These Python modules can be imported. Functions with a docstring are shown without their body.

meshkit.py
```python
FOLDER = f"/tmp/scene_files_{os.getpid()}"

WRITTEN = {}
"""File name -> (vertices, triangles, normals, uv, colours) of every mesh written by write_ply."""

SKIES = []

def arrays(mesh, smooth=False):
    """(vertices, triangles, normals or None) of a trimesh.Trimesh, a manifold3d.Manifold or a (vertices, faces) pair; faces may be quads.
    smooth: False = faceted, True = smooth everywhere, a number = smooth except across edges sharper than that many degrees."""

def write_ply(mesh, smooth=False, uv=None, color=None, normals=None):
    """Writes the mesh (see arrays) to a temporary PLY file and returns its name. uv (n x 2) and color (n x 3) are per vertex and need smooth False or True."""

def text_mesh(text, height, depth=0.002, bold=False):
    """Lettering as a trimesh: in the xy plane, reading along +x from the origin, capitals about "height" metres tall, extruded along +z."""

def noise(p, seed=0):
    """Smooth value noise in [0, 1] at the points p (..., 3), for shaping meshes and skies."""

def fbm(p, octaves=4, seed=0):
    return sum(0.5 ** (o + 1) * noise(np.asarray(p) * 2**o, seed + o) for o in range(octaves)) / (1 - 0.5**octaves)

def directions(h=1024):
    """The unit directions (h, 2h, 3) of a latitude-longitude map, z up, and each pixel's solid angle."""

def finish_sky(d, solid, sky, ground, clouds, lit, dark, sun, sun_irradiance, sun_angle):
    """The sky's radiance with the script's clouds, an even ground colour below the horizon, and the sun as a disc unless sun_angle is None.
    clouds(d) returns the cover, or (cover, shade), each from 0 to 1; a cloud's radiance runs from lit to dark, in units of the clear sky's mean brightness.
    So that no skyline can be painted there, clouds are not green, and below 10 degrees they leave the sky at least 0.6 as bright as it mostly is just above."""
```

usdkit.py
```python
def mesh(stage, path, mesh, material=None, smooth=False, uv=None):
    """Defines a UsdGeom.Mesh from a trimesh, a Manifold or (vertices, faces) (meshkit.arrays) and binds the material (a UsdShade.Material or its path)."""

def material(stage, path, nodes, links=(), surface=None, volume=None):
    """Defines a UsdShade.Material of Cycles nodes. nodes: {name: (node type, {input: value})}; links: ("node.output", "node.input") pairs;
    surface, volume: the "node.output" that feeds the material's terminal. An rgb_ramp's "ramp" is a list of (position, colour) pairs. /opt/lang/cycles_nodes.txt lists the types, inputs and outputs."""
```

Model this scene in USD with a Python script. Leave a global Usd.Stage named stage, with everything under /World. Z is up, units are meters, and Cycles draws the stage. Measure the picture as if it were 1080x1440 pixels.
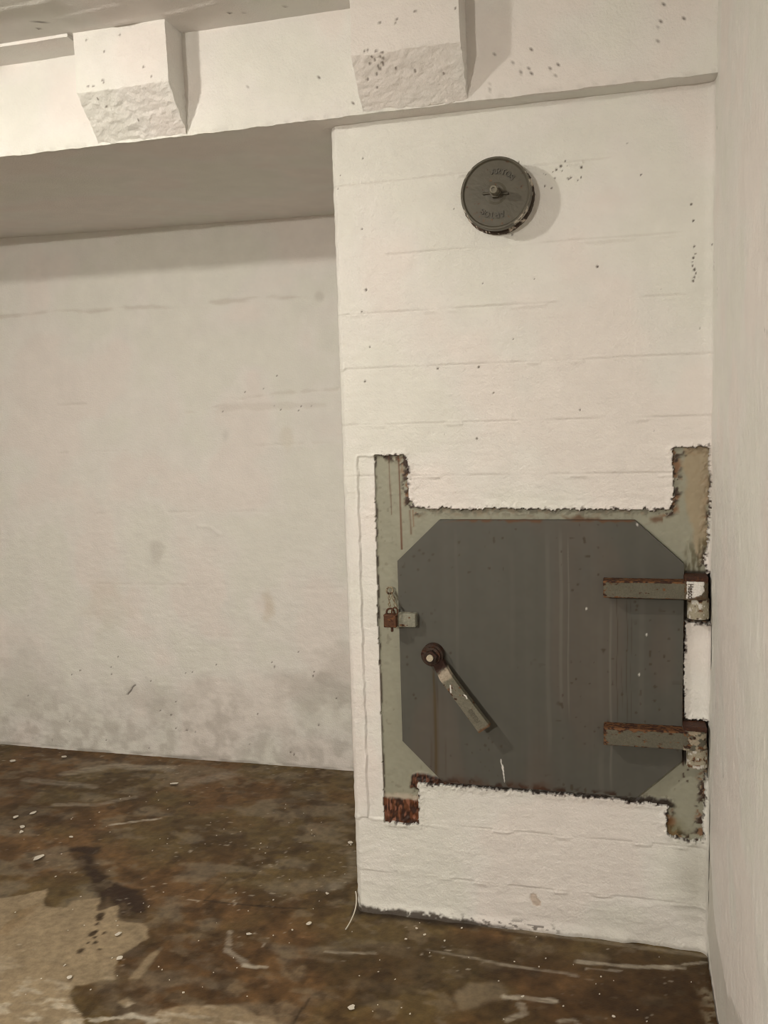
import math, numpy as np, trimesh, usdkit, meshkit
from pxr import Usd, UsdGeom, UsdShade, Gf, Sdf, Vt
from shapely.geometry import Polygon

stage = Usd.Stage.CreateInMemory()
UsdGeom.SetStageUpAxis(stage, UsdGeom.Tokens.z)
UsdGeom.SetStageMetersPerUnit(stage, 1.0)
UsdGeom.Xform.Define(stage, '/World')
UsdGeom.Scope.Define(stage, '/World/Looks')

# ------------------------------------------------------------------ camera, light settings
F_PX, YAW, PITCH, ROLL = 1266.84, 0.26022, 0.10894, -0.02971
CAM = np.array([0.7056, -2.2324, 1.35])
EXPOSURE = 2.55
LAMP_A = (-0.92, -1.22, 2.245)      # ceiling lamp near the hatch wall
LAMP_B = (-0.85, -4.70, 2.17)      # next lamp down the room
LAMP_COLOR = (1.0, 0.925, 0.82)
LAMP_STRENGTH_A, LAMP_STRENGTH_B = 215.0, 620.0

fw = np.array([-math.sin(YAW)*math.cos(PITCH), math.cos(YAW)*math.cos(PITCH), -math.sin(PITCH)])
rt = np.cross(fw, [0, 0, 1]); rt /= np.linalg.norm(rt); up = np.cross(rt, fw)
c_, s_ = math.cos(ROLL), math.sin(ROLL)
rt, up = c_*rt + s_*up, -s_*rt + c_*up
cam = UsdGeom.Camera.Define(stage, '/World/camera')
cam.CreateHorizontalApertureAttr(24.0); cam.CreateVerticalApertureAttr(32.0)
cam.CreateFocalLengthAttr(24.0*F_PX/1080.0)
cam.CreateClippingRangeAttr(Gf.Vec2f(0.01, 100))
cam.CreateExposureAttr(EXPOSURE)
cam.AddTransformOp().Set(Gf.Matrix4d(*rt, 0, *up, 0, *(-fw), 0, *CAM, 1))

# ------------------------------------------------------------------ helpers
def srgb(h):
    c = np.array([int(h[i:i+2], 16)/255 for i in (0, 2, 4)])
    return np.where(c <= .04045, c/12.92, ((c+.055)/1.055)**2.4)

_lat = {}
def n2(u, v, size, seed=0, octaves=1):
    """smooth 2-D noise in 0..1; size = feature size in metres (scalar or pair)"""
    su, sv = (size, size) if np.ndim(size) == 0 else size
    out, amp, tot = 0, 1.0, 0
    for o in range(octaves):
        k = seed*17 + o
        if k not in _lat: _lat[k] = np.random.default_rng(1000+k).random((128, 128))
        a = _smooth(_lat[k], np.ravel(u)/su*2**o + 31.7*o, np.ravel(v)/sv*2**o + 11.3*o)
        out = out + amp*a; tot += amp; amp *= .5
    return (out/tot).reshape(np.shape(u))
def _smooth(L, x, y):
    i, j = np.floor(x).astype(int), np.floor(y).astype(int)
    a, b = x-i, y-j; a = a*a*(3-2*a); b = b*b*(3-2*b)
    i0, i1, j0, j1 = i & 127, (i+1) & 127, j & 127, (j+1) & 127
    return (L[i0, j0]*(1-a)+L[i1, j0]*a)*(1-b) + (L[i0, j1]*(1-a)+L[i1, j1]*a)*b

def sm(a, b, x):
    t = np.clip((x-a)/(b-a), 0, 1); return t*t*(3-2*t)
def lerp(col, c, m):
    return col*(1-m[..., None]) + np.asarray(c)*m[..., None]
def sdist(poly, x, y):
    """signed distance to a polygon, negative inside"""
    P = np.array(poly, float); d = np.full(np.shape(x), 1e9); ins = np.zeros(np.shape(x), bool)
    for a, b in zip(P, np.roll(P, -1, 0)):
        e = b-a; wx, wy = x-a[0], y-a[1]
        t = np.clip((wx*e[0]+wy*e[1])/(e@e), 0, 1)
        d = np.minimum(d, np.hypot(wx-t*e[0], wy-t*e[1]))
        if a[1] != b[1]:
            cr = ((a[1] > y) != (b[1] > y)) & (x < (b[0]-a[0])*(y-a[1])/(b[1]-a[1])+a[0])
            ins ^= cr
    return np.where(ins, -d, d)
def ldist(line, x, y):
    P = np.array(line, float); d = np.full(np.shape(x), 1e9)
    for a, b in zip(P[:-1], P[1:]):
        e = b-a; wx, wy = x-a[0], y-a[1]
        t = np.clip((wx*e[0]+wy*e[1])/(e@e+1e-12), 0, 1)
        d = np.minimum(d, np.hypot(wx-t*e[0], wy-t*e[1]))
    return d
def axis(lo, a, b, hi, fine, coarse=.15):
    """grid stations, fine between a and b, coarse outside"""
    p = [np.linspace(a, b, max(2, int(round((b-a)/fine))+1))]
    if a-lo > 1e-6: p.insert(0, np.linspace(lo, a, max(2, int((a-lo)/coarse)+2))[:-1])
    if hi-b > 1e-6: p.append(np.linspace(b, hi, max(2, int((hi-b)/coarse)+2))[1:])
    return np.concatenate(p)
def grid_faces(n, m, flip=False):
    i = np.arange((n-1)*m).reshape(n-1, m)[:, :-1].ravel()
    q = np.stack([i, i+m, i+m+1, i+1], 1)
    f = np.concatenate([q[:, [0, 1, 2]], q[:, [0, 2, 3]]])
    return f[:, ::-1] if flip else f

_names = {}
def path_for(name, parent=None):
    base = (str(parent.GetPath()) if parent is not None else '/World') + '/' + name
    k = _names.get(base, -1) + 1; _names[base] = k
    return base if k == 0 else f'{base}_{k:03d}'
def put(name, mesh, mat, parent=None, smooth=False, col=None, rough=None):
    pth = path_for(name, parent)
    m = usdkit.mesh(stage, pth, mesh, mat, smooth=smooth)
    api = UsdGeom.PrimvarsAPI(m)
    if col is not None:
        api.CreatePrimvar('paint', Sdf.ValueTypeNames.Color3fArray, 'vertex').Set(Vt.Vec3fArray.FromNumpy(np.ascontiguousarray(np.reshape(col, (-1, 3)), np.float32)))
    if rough is not None:
        api.CreatePrimvar('gloss', Sdf.ValueTypeNames.FloatArray, 'vertex').Set(Vt.FloatArray.FromNumpy(np.ascontiguousarray(np.ravel(rough), np.float32)))
    return m.GetPrim()
def tag(p, label=None, cat=None, group=None, kind=None):
    for k, v in (('label', label), ('category', cat), ('group', group), ('kind', kind)):
        if v: p.SetCustomDataByKey(k, v)
    return p
def thing(name, label, cat, loc=(0, 0, 0), group=None, kind=None):
    x = UsdGeom.Xform.Define(stage, path_for(name)); x.AddTranslateOp().Set(Gf.Vec3d(*loc))
    return tag(x.GetPrim(), label, cat, group, kind)
def at0(x, z, y):
    """true (x, y, z) of a point standing at depth y in front of the wall, measured where it covers the wall plane y = 0"""
    k = (y-CAM[1])/(-CAM[1])
    return np.array([CAM[0]+(x-CAM[0])*k, y, CAM[2]+(z-CAM[2])*k])

# ------------------------------------------------------------------ materials
def coat(name, bump=.3, bscale=350, bdist=.002, rough=.6, var=.06, vscale=40, spec=.35, metallic=0.0, gloss=False):
    n = {'a': ('attribute', {'attribute': 'paint'}),
         'tc': ('geometry', {}),
         'n1': ('noise_texture', {'scale': vscale, 'detail': 5.0, 'roughness': .6}),
         'r1': ('rgb_ramp', {'ramp': [(.25, (1-var,)*3), (.75, (1+var,)*3)]}),
         'm': ('mix', {'mix_type': 'multiply', 'fac': 1.0}),
         'n2': ('noise_texture', {'scale': bscale, 'detail': 4.0, 'roughness': .6}),
         'b': ('bump', {'strength': bump, 'distance': bdist}),
         'p': ('principled_bsdf', {'roughness': rough, 'specular_ior_level': spec, 'metallic': metallic})}
    l = [('tc.position', 'n1.vector'), ('tc.position', 'n2.vector'), ('n1.fac', 'r1.fac'), ('a.color', 'm.color1'), ('r1.color', 'm.color2'),
         ('m.color', 'p.base_color'), ('n2.fac', 'b.height'), ('b.normal', 'p.normal')]
    if gloss:
        n['g'] = ('attribute', {'attribute': 'gloss'}); l.append(('g.fac', 'p.roughness'))
    return usdkit.material(stage, '/World/Looks/'+name, n, l, 'p.BSDF')
M_WALL = coat('painted_concrete', bump=.5, bscale=170, bdist=.0042, rough=.62, var=.035, vscale=14)
M_FLOOR = coat('damp_concrete_floor', bump=.4, bscale=220, bdist=.002, rough=.5, var=.30, vscale=45, spec=.18, gloss=True)
M_STEEL = coat('painted_steel', bump=.18, bscale=180, bdist=.001, rough=.5, var=.05, vscale=60)
M_LEAF = coat('grey_leaf_paint', bump=.10, bscale=120, bdist=.001, rough=.48, var=.05, vscale=25, spec=.3)
M_RUST = coat('rusty_painted_steel', bump=.6, bscale=420, bdist=.0015, rough=.7, var=.22, vscale=220)
def plain(name, col, rough=.6, **k):
    return usdkit.material(stage, '/World/Looks/'+name, {'p': ('principled_bsdf', {'base_color': tuple(col), 'roughness': rough, **k})}, [], 'p.BSDF')
M_CHIP = plain('white_paint_chip', (.66, .62, .54), .6)
M_GREY = plain('plain_plaster', (.38, .36, .33), .7)
M_LAMPBODY = plain('lamp_housing', (.5, .5, .48), .5)

WHITE = np.array([.79, .78, .75])
PINK = np.array([.80, .765, .735]); GREENISH = np.array([.77, .775, .725])
GRIME = np.array([.42, .39, .35]); SOOT_AND_SHADE = np.array([.06, .045, .033])  # the near-black also serves as painted shade in the hinge gaps
RUST = np.array([.125, .044, .018]); RUSTD = np.array([.036, .014, .008]); RUSTO = np.array([.21, .085, .028])
FRAME = np.array([.305, .305, .240]); LEAF = np.array([.099, .093, .081])
def wallcol(u, v, seed=0):
    a = n2(u, v, .22, 40+seed, 3); c = lerp(np.broadcast_to(WHITE, np.shape(u)+(3,)).copy(), PINK, sm(.48, .62, a))
    c = lerp(c, GREENISH, sm(.50, .34, a)*.8)
    return c*(1 + .05*(n2(u, v, .06, 43+seed, 3)-.5))[..., None]

W, RB, ZC, ZB, YB, YC = .908, .926, 2.31, 2.065, -.059, -.147   # right wall, niche back wall, ceiling, beam soffit, beam face, corbel face
XL, YF = -3.4, -7.4                                              # far left wall, wall behind the camera

def patchy_pits(u, v, col, h, pts, r=.0025, depth=.004):
    for k, (a, b) in enumerate(pts):
        d = np.hypot(u-a, (v-b)*.8)
        rr = r*(.4+.9*((k*37 % 11)/11)); d = d+.5*r*(n2(u, v, .004, 170)-.5)
        h -= depth*sm(rr*1.3, rr*.5, d); col = lerp(col, SOOT_AND_SHADE*1.6, sm(rr*1.25, rr*.6, d)*.9)
    return col, h

# ------------------------------------------------------------------ hatch opening outlines on the centre wall (x, z)
VIS = [(.091, 1.243), (.170, 1.243), (.175, 1.215), (.179, 1.125), (.190, 1.105), (.815, 1.100), (.824, 1.125), (.823, 1.247), (.903, 1.249),
       (.903, 1.10), (.893, .975), (.897, .950), (.93, .955), (.93, .835), (.850, .833), (.848, .60), (.852, .59), (.93, .59), (.93, .462), (.898, .455), (.896, .36),
       (.893, .287), (.870, .282), (.822, .292), (.809, .318), (.813, .352), (.818, .368), (.745, .372), (.60, .377), (.30, .379), (.184, .377), (.181, .330), (.180, .264), (.087, .259), (.087, .34), (.087, .8)]
PANEL = [(.044, 1.241), (.10, 1.241), (.10, .268), (.042, .268)]    # shallow recessed strip left of the frame
BOARDS = [1.922, 1.744, 1.603, 1.466, 1.323, 1.191, .266, .117]

# ------------------------------------------------------------------ centre wall (the pier that holds the hatch)
u = axis(0, 0, W, W, .0024); v = axis(-.02, -.02, 2.075, 2.075, .0025)
U, V = np.meshgrid(u, v, indexing='ij')
rag = (n2(U, V, .006, 1, 2)-.5)*.009 + (n2(U, V, .03, 2)-.5)*.006
straight = sm(.075, .10, np.abs(U-.087)+.0)          # left side of the opening is cut clean
rag = np.where(U < .1, rag*.35, rag)
sd = sdist(VIS, U, V) + rag
inside = sd < 0
h = .004*(n2(U, V, .12, 3, 3)-.5) + .0016*(n2(U, V, .016, 4, 3)-.5) + .0012*(n2(U, V, (.05, .012), 5, 2)-.5)
rough_zone = sm(.25, 0, U)*sm(1.2, 1.7, V)*.6 + sm(.10, .0, np.abs(V-1.12))*1.0 + sm(.30, .1, V)*.7 + .25
h += rough_zone*.0021*(n2(U, V, (.022, .011), 6, 3)-.5)
col = wallcol(U, V, 0)
for i, b in enumerate(BOARDS):                        # edges of the shuttering boards cast into the wall
    zb = b + .0014*(n2(U, V*0, .15, 7+i)-.5) + (.008*(U-.4) if i == 0 else 0)
    fade = sm(.25, .5, n2(U, V*0, .10, 20+i, 2))
    step = sm(-.0015, .0015, V-zb)-.5
    h += .0009*step*sm(.03, 0, np.abs(V-zb))*fade
    h -= .0013*sm(.0030, .0008, np.abs(V-zb))*fade*(sm(.02, .03, U))
    col = lerp(col, GRIME*1.1, sm(.0026, .0008, np.abs(V-zb))*fade*.22)
    h += .003*sm(.010, .001, np.abs(V-zb+.004))*sm(.60, .78, n2(U, V, (.05, .03), 30+i))*fade
dp = sdist(PANEL, U, V) + (n2(U, V, .02, 50)-.5)*.004
h -= .0032*sm(.0015, -.002, dp)
h += .0016*sm(.006, .001, np.abs(dp-.003))*(.5+n2(U, V, .012, 51))
edge = np.abs(sd)                                      # thick paint and mortar built up round the opening
h += .0045*sm(.022, .002, sd)*(~inside)*(.35+.9*n2(U, V, .009, 52, 2))*np.where(U < .1, .3, 1)
rim = sm(.0075, .0015, sd + .010*(n2(U, V, .007, 53, 2)-.5))*(U > .1)
blot = sm(.50, .60, n2(U, V, (.007, .006), 54, 2))
col = lerp(col, RUSTD*.9, rim*blot*.92)
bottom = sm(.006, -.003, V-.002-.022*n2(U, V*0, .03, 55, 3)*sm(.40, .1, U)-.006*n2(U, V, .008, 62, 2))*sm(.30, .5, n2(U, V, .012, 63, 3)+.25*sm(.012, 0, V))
col = lerp(col, SOOT_AND_SHADE, bottom*np.maximum(sm(.55, .30, U), .35)*.95)
toe_spots = sm(.62, .70, n2(U, V, (.014, .007), 64, 3))*sm(.035, .01, V)*sm(.2, .35, U)*sm(.6, .5, U); col = lerp(col, SOOT_AND_SHADE, toe_spots*.8)
low = sm(.12, .02, V+.04*(n2(U, V, .08, 56, 2)-.5))
col = lerp(col, GRIME*1.15, low*sm(.3, .8, U)*.30)
damp = sm(.08, .0, np.hypot((U-.885)*.9, (V-.17)*.45)+.03*(n2(U, V, .05, 57, 2)-.5))
col = lerp(col, np.array([.46, .45, .40]), damp*.7)
chip = sdist([(.475, .098), (.490, .100), (.505, .066), (.482, .070), (.473, .088)], U, V)+.006*(n2(U, V, .01, 58)-.5)
col = lerp(col, np.array([.52, .42, .34]), sm(.001, -.001, chip)*.8); h -= .0015*sm(.001, -.001, chip)
grng = np.random.default_rng(5)
pits = [(.023, 1.945), (.016, 1.914), (.552, 1.89), (.569, 1.905), (.45, 1.768), (.864, 1.632), (.903, 1.709), (.087, 1.518), (.649, 1.679), (.357, 1.842), (.863, 1.767), (.31, 1.84), (.53, 1.90)]
pits += [(.865+.004*math.sin(9*t), 1.71-.07*t) for t in np.linspace(0, 1, 9)]
pits += [(float(a), float(b)) for a, b in zip(grng.uniform(.03, .88, 26), grng.uniform(1.28, 2.03, 26))]
pits += [(float(a), float(b)) for a, b in zip(grng.uniform(.5, .62, 12), grng.uniform(1.86, 1.93, 12))]
col, h = patchy_pits(U, V, col, h, pits, r=.0022, depth=.003)
toe = sm(.035, 0, V)*.010*n2(U, V*0, .05, 59, 2)
h += toe
# rounded left arris and the coved joint with the right wall
arr = .014 + .004*(n2(U*0, V, .03, 60, 3)-.5)
h -= np.where(U < arr, (arr-U)*.9, 0) + .006*sm(.006, 0, U)*n2(U*0, V, .015, 61, 2)
r = .024; cu = np.clip(U-(W-r), 0, r*.9999)
h += np.where(U > W-r, r-np.sqrt(r*r-cu*cu), 0)*(~inside)
h = np.where(inside, -.035, h)
col = np.where(inside[..., None], RUSTD*.6, col)
pos = np.stack([U, -h, V], -1)
left = pos[:1].copy(); left[..., 1] = RB                # return of the pier into the niche
pos = np.concatenate([left, pos]); col = np.concatenate([col[:1], col])
wall_centre = put('wall_centre', (pos.reshape(-1, 3), grid_faces(len(u)+1, len(v))), M_WALL, smooth=40 if False else True, col=col)
tag(wall_centre, kind='structure')

# ------------------------------------------------------------------ niche back wall
u = axis(XL, -2.0, .0, .0, .005); v = axis(-.02, -.02, 2.12, 2.12, .005)
U, V = np.meshgrid(u, v, indexing='ij')
h = .006*(n2(U, V, .25, 70, 3)-.5) + .0026*sm(1.35, .8, V)*(n2(U, V, (.03, .014), 71, 3)-.5) + .0012*(n2(U, V, .03, 72, 2)-.5)
col = wallcol(U, V, 5)
for line, wd, st in (([(-1.75, 1.781), (-1.28, 1.779), (-.95, 1.779), (-.36, 1.783)], .012, .5), ([(-1.73, 1.414), (-1.09, 1.428), (-.67, 1.422)], .006, .25), ([(-.67, 1.422), (-.5, 1.435), (-.30, 1.444)], .008, .35), ([(-.9, 1.385), (-.35, 1.39)], .02, .25),
                     ([(-1.75, 1.227), (-.31, 1.25)], .004, .18), ([(-1.75, .985), (-.31, 1.0)], .004, .15), ([(-1.75, .70), (-.31, .71)], .004, .12)):
    d = ldist(line, U, V)+.010*(n2(U, V, .03, 73)-.5)
    m = sm(wd, wd*.3, d)*sm(.42, .62, n2(U, V, (.14, .03), 74, 3))
    col = lerp(col, GRIME*1.35, m*st); h -= .0015*m
for (a, b, rx, rz, st, cc) in ((-1.06, .838, .035, .05, .33, GRIME), (-.351, 1.777, .02, .02, .35, GRIME), (-.60, .63, .03, .07, .30, np.array([.5, .40, .24])), (-1.3, .62, .12, .12, .14, np.array([.5, .40, .24])),
                               (-.44, .30, .16, .10, .45, GRIME), (-1.13, .24, .16, .07, .33, GRIME), (-.33, .36, .10, .16, .35, GRIME), (-.9, .30, .07, .05, .3, GRIME), (-1.7, .3, .2, .15, .25, GRIME), (-.5, 1.27, .03, .05, .15, np.array([.5, .40, .24])), (-.75, 1.28, .02, .03, .2, GRIME)):
    d = np.hypot((U-a)/rx, (V-b)/rz) + 1.1*(n2(U, V, .045, 75, 4)-.5)
    col = lerp(col, cc, sm(1.25, .3, d)*st)
dirt = sm(.36, .05, V+.26*(n2(U, V, .20, 76, 3)-.5))
col = lerp(col, GRIME*.95, dirt*.42*(.35+.9*sm(.3, .7, n2(U, V, .035, 77, 4))))
col = lerp(col, GRIME*.6, sm(.02, .004, V)*sm(.35, .6, n2(U, V, (.08, .01), 78, 2))*.6)
d = ldist([(-1.232, .250), (-1.215, .268), (-1.205, .285), (-1.195, .290)], U, V)
col = lerp(col, SOOT_AND_SHADE, sm(.0045, .001, d)*.8); h -= .003*sm(.006, .001, d)
d = ldist([(-.88, .938), (-.83, .934), (-.79, .905)], U, V); h += .003*sm(.008, .002, d)
pits = [(-.49, .455), (-.60, .41), (-.43, .38), (-1.3, .36), (-1.02, .23), (-.67, .20), (-.97, .35), (-.94, .355), (-1.30, .33), (-.53, 1.5), (-1.09, .19)]
pits += [(float(a), float(b)) for a, b in zip(grng.uniform(-1.7, -.33, 30), grng.uniform(.03, .45, 30))]
col, h = patchy_pits(U, V, col, h, [(float(a), float(b)) for a, b in zip(grng.normal(-.55, .14, 26), grng.normal(1.40, .025, 26))], r=.0016, depth=.002)
col, h = patchy_pits(U, V, col, h, pits, r=.003, depth=.003)
tag(put('wall_back', (np.stack([U, RB-h, V], -1).reshape(-1, 3), grid_faces(len(u), len(v))), M_WALL, smooth=True, col=col), kind='structure')

# ------------------------------------------------------------------ right wall
u = axis(YF, -1.1, .05, .05, .005); v = axis(-.02, -.02, 2.36, 2.36, .006)
U, V = np.meshgrid(u, v, indexing='ij')
h = .008*(n2(U, V, .16, 80, 3)-.5) + .0035*(n2(U, V, (.012, .03), 81, 3)-.5)
col = wallcol(U, V, 9)
st = sdist([(.0, .40), (-.06, .30), (-.14, .20), (-.30, .165), (-.46, .19), (-.66, .27), (-1.2, .33), (-1.2, .02), (-.25, .03), (.0, .06)], U, V) + .016*(n2(U, V, .05, 82, 2)-.5)
col = lerp(col, np.array([.50, .48, .43]), sm(.006, -.004, st)*.62)
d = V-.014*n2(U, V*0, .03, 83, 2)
col = lerp(col, SOOT_AND_SHADE, sm(.014, .003, d)*.9)
pits = [(-.02, 1.67), (-.02, 1.655), (-.08, 1.62), (-.09, 1.585), (-.10, 1.60), (-.82, 1.447), (-.80, 1.455), (-.30, .60), (-.31, .58), (-.05, 1.95)]
col, h = patchy_pits(U, V, col, h, pits, r=.004, depth=.002)
tag(put('wall_right', (np.stack([W-h, U, V], -1).reshape(-1, 3), grid_faces(len(u), len(v), True)), M_WALL, smooth=True, col=col), kind='structure')

# ------------------------------------------------------------------ beam over the niche, with its corbels
xs = axis(XL, -1.15, W, W, .006)
s1 = np.linspace(2.36, ZB, 52); s2 = np.linspace(YB, RB+.05, 60)[1:]
prof = np.array([(YB, z) for z in s1] + [(y, ZB) for y in s2])
X, K = np.meshgrid(xs, np.arange(len(prof)), indexing='ij')
Yp, Zp = prof[K, 0], prof[K, 1]
t = np.clip((Yp-YB)/(RB-YB), 0, 1)
Zp = Zp + t*(-.011-.017*X)*(X < .02)
face = K < len(s1)
dy = np.where(face, .004*(n2(X, Zp, .15, 90, 2)-.5)+.0022*(n2(X, Zp, .016, 91, 3)-.5), 0)
dz = np.where(face, 0, .004*(n2(X, Yp, .2, 92, 2)-.5))
near = sm(.018, 0, np.where(face, Zp-ZB, Yp-YB))
dz = dz + near*.005*(n2(X, X*0, .035, 93, 4)-.5); dy = dy + near*.003*(n2(X, X*0, .05, 94, 3)-.3)
col = wallcol(X, np.where(face, Zp, 3+Yp), 12)
hh = np.zeros_like(X)
bp = [(float(a), float(b)) for a, b in zip(grng.uniform(-.3, .88, 30), grng.uniform(2.08, 2.3, 30))] + [(float(a), float(b)) for a, b in zip(grng.normal(.50, .05, 25), grng.normal(2.12, .025, 25))] + [(float(a), float(b)) for a, b in zip(grng.normal(.80, .03, 14), grng.normal(2.2, .02, 14))]
bp += [(-.1, 3.0+.3), (-.45, 3.5), (-.2, 3.2), (-.02, 3.6)]
col, hh = patchy_pits(X, np.where(face, Zp, 3.059+Yp), col, hh, bp, r=.0019, depth=.003)
for pts in ([(.440, 2.297), (.452, 2.292), (.462, 2.300), (.470, 2.294)], [(.475, 2.290), (.487, 2.298), (.490, 2.306)], [(.445, 2.29), (.46, 2.287)]):
    d = ldist(pts, X, np.where(face, Zp, 9))+.004*(n2(X, Zp, .006, 96)-.5); col = lerp(col, RUSTD, sm(.004, .0015, d)*.85)
mark = np.where(face, 0, sm(.004, .001, np.abs(Yp-.30)))*sm(.4, .6, n2(X, X*0, .2, 97, 2))*.25
col = lerp(col, GRIME, mark)
lowface = np.where(face, sm(.012, .001, Zp-ZB-.003), 0)*sm(.5, .62, n2(X, Zp, .015, 98, 2))
col = lerp(col, GRIME*.6, lowface*.15)
beam = put('beam', (np.stack([X, Yp-dy+np.where(face, hh*-1, 0), Zp+dz], -1).reshape(-1, 3), grid_faces(len(xs), len(prof), True)), M_WALL, smooth=45, col=None)
# (vertices are split along the sharp lower arris, so the colours are looked up again)
def recolour(prim, src_pos, src_col):
    from scipy.spatial import cKDTree
    pts = np.array(UsdGeom.Mesh(prim).GetPointsAttr().Get())
    idx = cKDTree(src_pos.reshape(-1, 3)).query(pts)[1]
    UsdGeom.PrimvarsAPI(prim).CreatePrimvar('paint', Sdf.ValueTypeNames.Color3fArray, 'vertex').Set(Vt.Vec3fArray.FromNumpy(src_col.reshape(-1, 3)[idx].astype(np.float32)))
recolour(beam, np.stack([X, Yp-dy-hh*face, Zp+dz], -1), col)
tag(beam, kind='structure')

def nvec(p, size, seed, amp):
    return np.stack([meshkit.fbm(p/size, 3, seed+k)-.5 for k in range(3)], -1)*amp
def corbel(x0, x1, seed):
    yb = YB+.03
    prof = Polygon([(YC, ZC+.04), (YC, 2.167), (YB, ZB+.004), (yb, ZB+.004), (yb, ZC+.04)])
    m = trimesh.creation.extrude_polygon(prof, x1-x0)
    P = m.vertices; m.vertices = np.stack([x0+P[:, 2], P[:, 0], P[:, 1]], -1)
    m.fix_normals()
    m = m.subdivide_to_size(.0055, max_iter=12)
    m.merge_vertices()
    n = m.vertex_normals; p = np.array(m.vertices)
    rough = np.where(p[:, 2] < 2.170, 1.0, .30)[:, None]
    q = p + nvec(p, .015, seed, .0068)*rough + nvec(p, .09, seed+5, .005)
    cc = wallcol(p[:, 0], p[:, 2], 15+seed)
    k = np.random.default_rng(seed)
    cen = [(k.uniform(x0, x1), k.uniform(2.1, 2.3)) for _ in range(10)] + [(x0+.02+.06*k.random(), 2.12+.06*k.random()) for _ in range(14 if seed == 2 else 2)]
    for a, b in cen:
        cc = lerp(cc, SOOT_AND_SHADE*2, sm(.004, .0015, np.hypot(p[:, 0]-a, p[:, 2]-b))*.8)
    m2 = trimesh.Trimesh(q, m.faces, process=False)
    o = put('corbel', m2, M_WALL, beam, smooth=40)
    recolour(o, q, cc)
corbel(-.612, -.360, 1)
corbel(.104, .357, 2)
# mortar fillet between ceiling and beam, left of the first corbel
fil = trimesh.creation.extrude_polygon(Polygon([(YC-.004, ZC+.02), (YC-.004, 2.3025), (YB+.01, 2.2965), (YB+.01, ZC+.02)]), 2.0)
P = fil.vertices; fil.vertices = np.stack([-.625-P[:, 2], P[:, 0], P[:, 1]], -1); fil.fix_normals()
fil = fil.subdivide_to_size(.02, max_iter=12); fil.vertices = fil.vertices + nvec(np.array(fil.vertices), .03, 7, .003)
put('mortar_fillet', fil, M_WALL, beam, col=wallcol(fil.vertices[:, 0], fil.vertices[:, 1], 20))

# ------------------------------------------------------------------ ceiling
u = axis(XL, -1.0, .9, W+.02, .008); v = axis(YF, -.8, -.04, -.04, .006)
U, V = np.meshgrid(u, v, indexing='ij')
h = .002*(n2(U, V, .1, 100, 3)-.5)
col = wallcol(U, V, 22)*.97
for line in ([(-.80, -.306), (-.555, -.32)], [(-.345, -.169), (-.21, -.187)], [(-.50, -.165), (-.44, -.168)], [(-.6, -.23), (-.42, -.25)]):
    d = ldist(line, U, V)+.004*(n2(U, V, .02, 101)-.5)
    h -= .004*sm(.007, .001, d)
d = ldist([(-.66, -.235), (-.635, -.222)], U, V); col = lerp(col, SOOT_AND_SHADE, sm(.006, .002, d)*.7)
col, h = patchy_pits(U, V, col, h, [(-.3, -.15), (-.2, -.13), (-.17, -.12), (-.45, -.19), (-.06, -.12), (-.67, -.2)], r=.004)
tag(put('ceiling', (np.stack([U, V, ZC+h], -1).reshape(-1, 3), grid_faces(len(u), len(v), True)), M_WALL, smooth=True, col=col), kind='structure')

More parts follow.
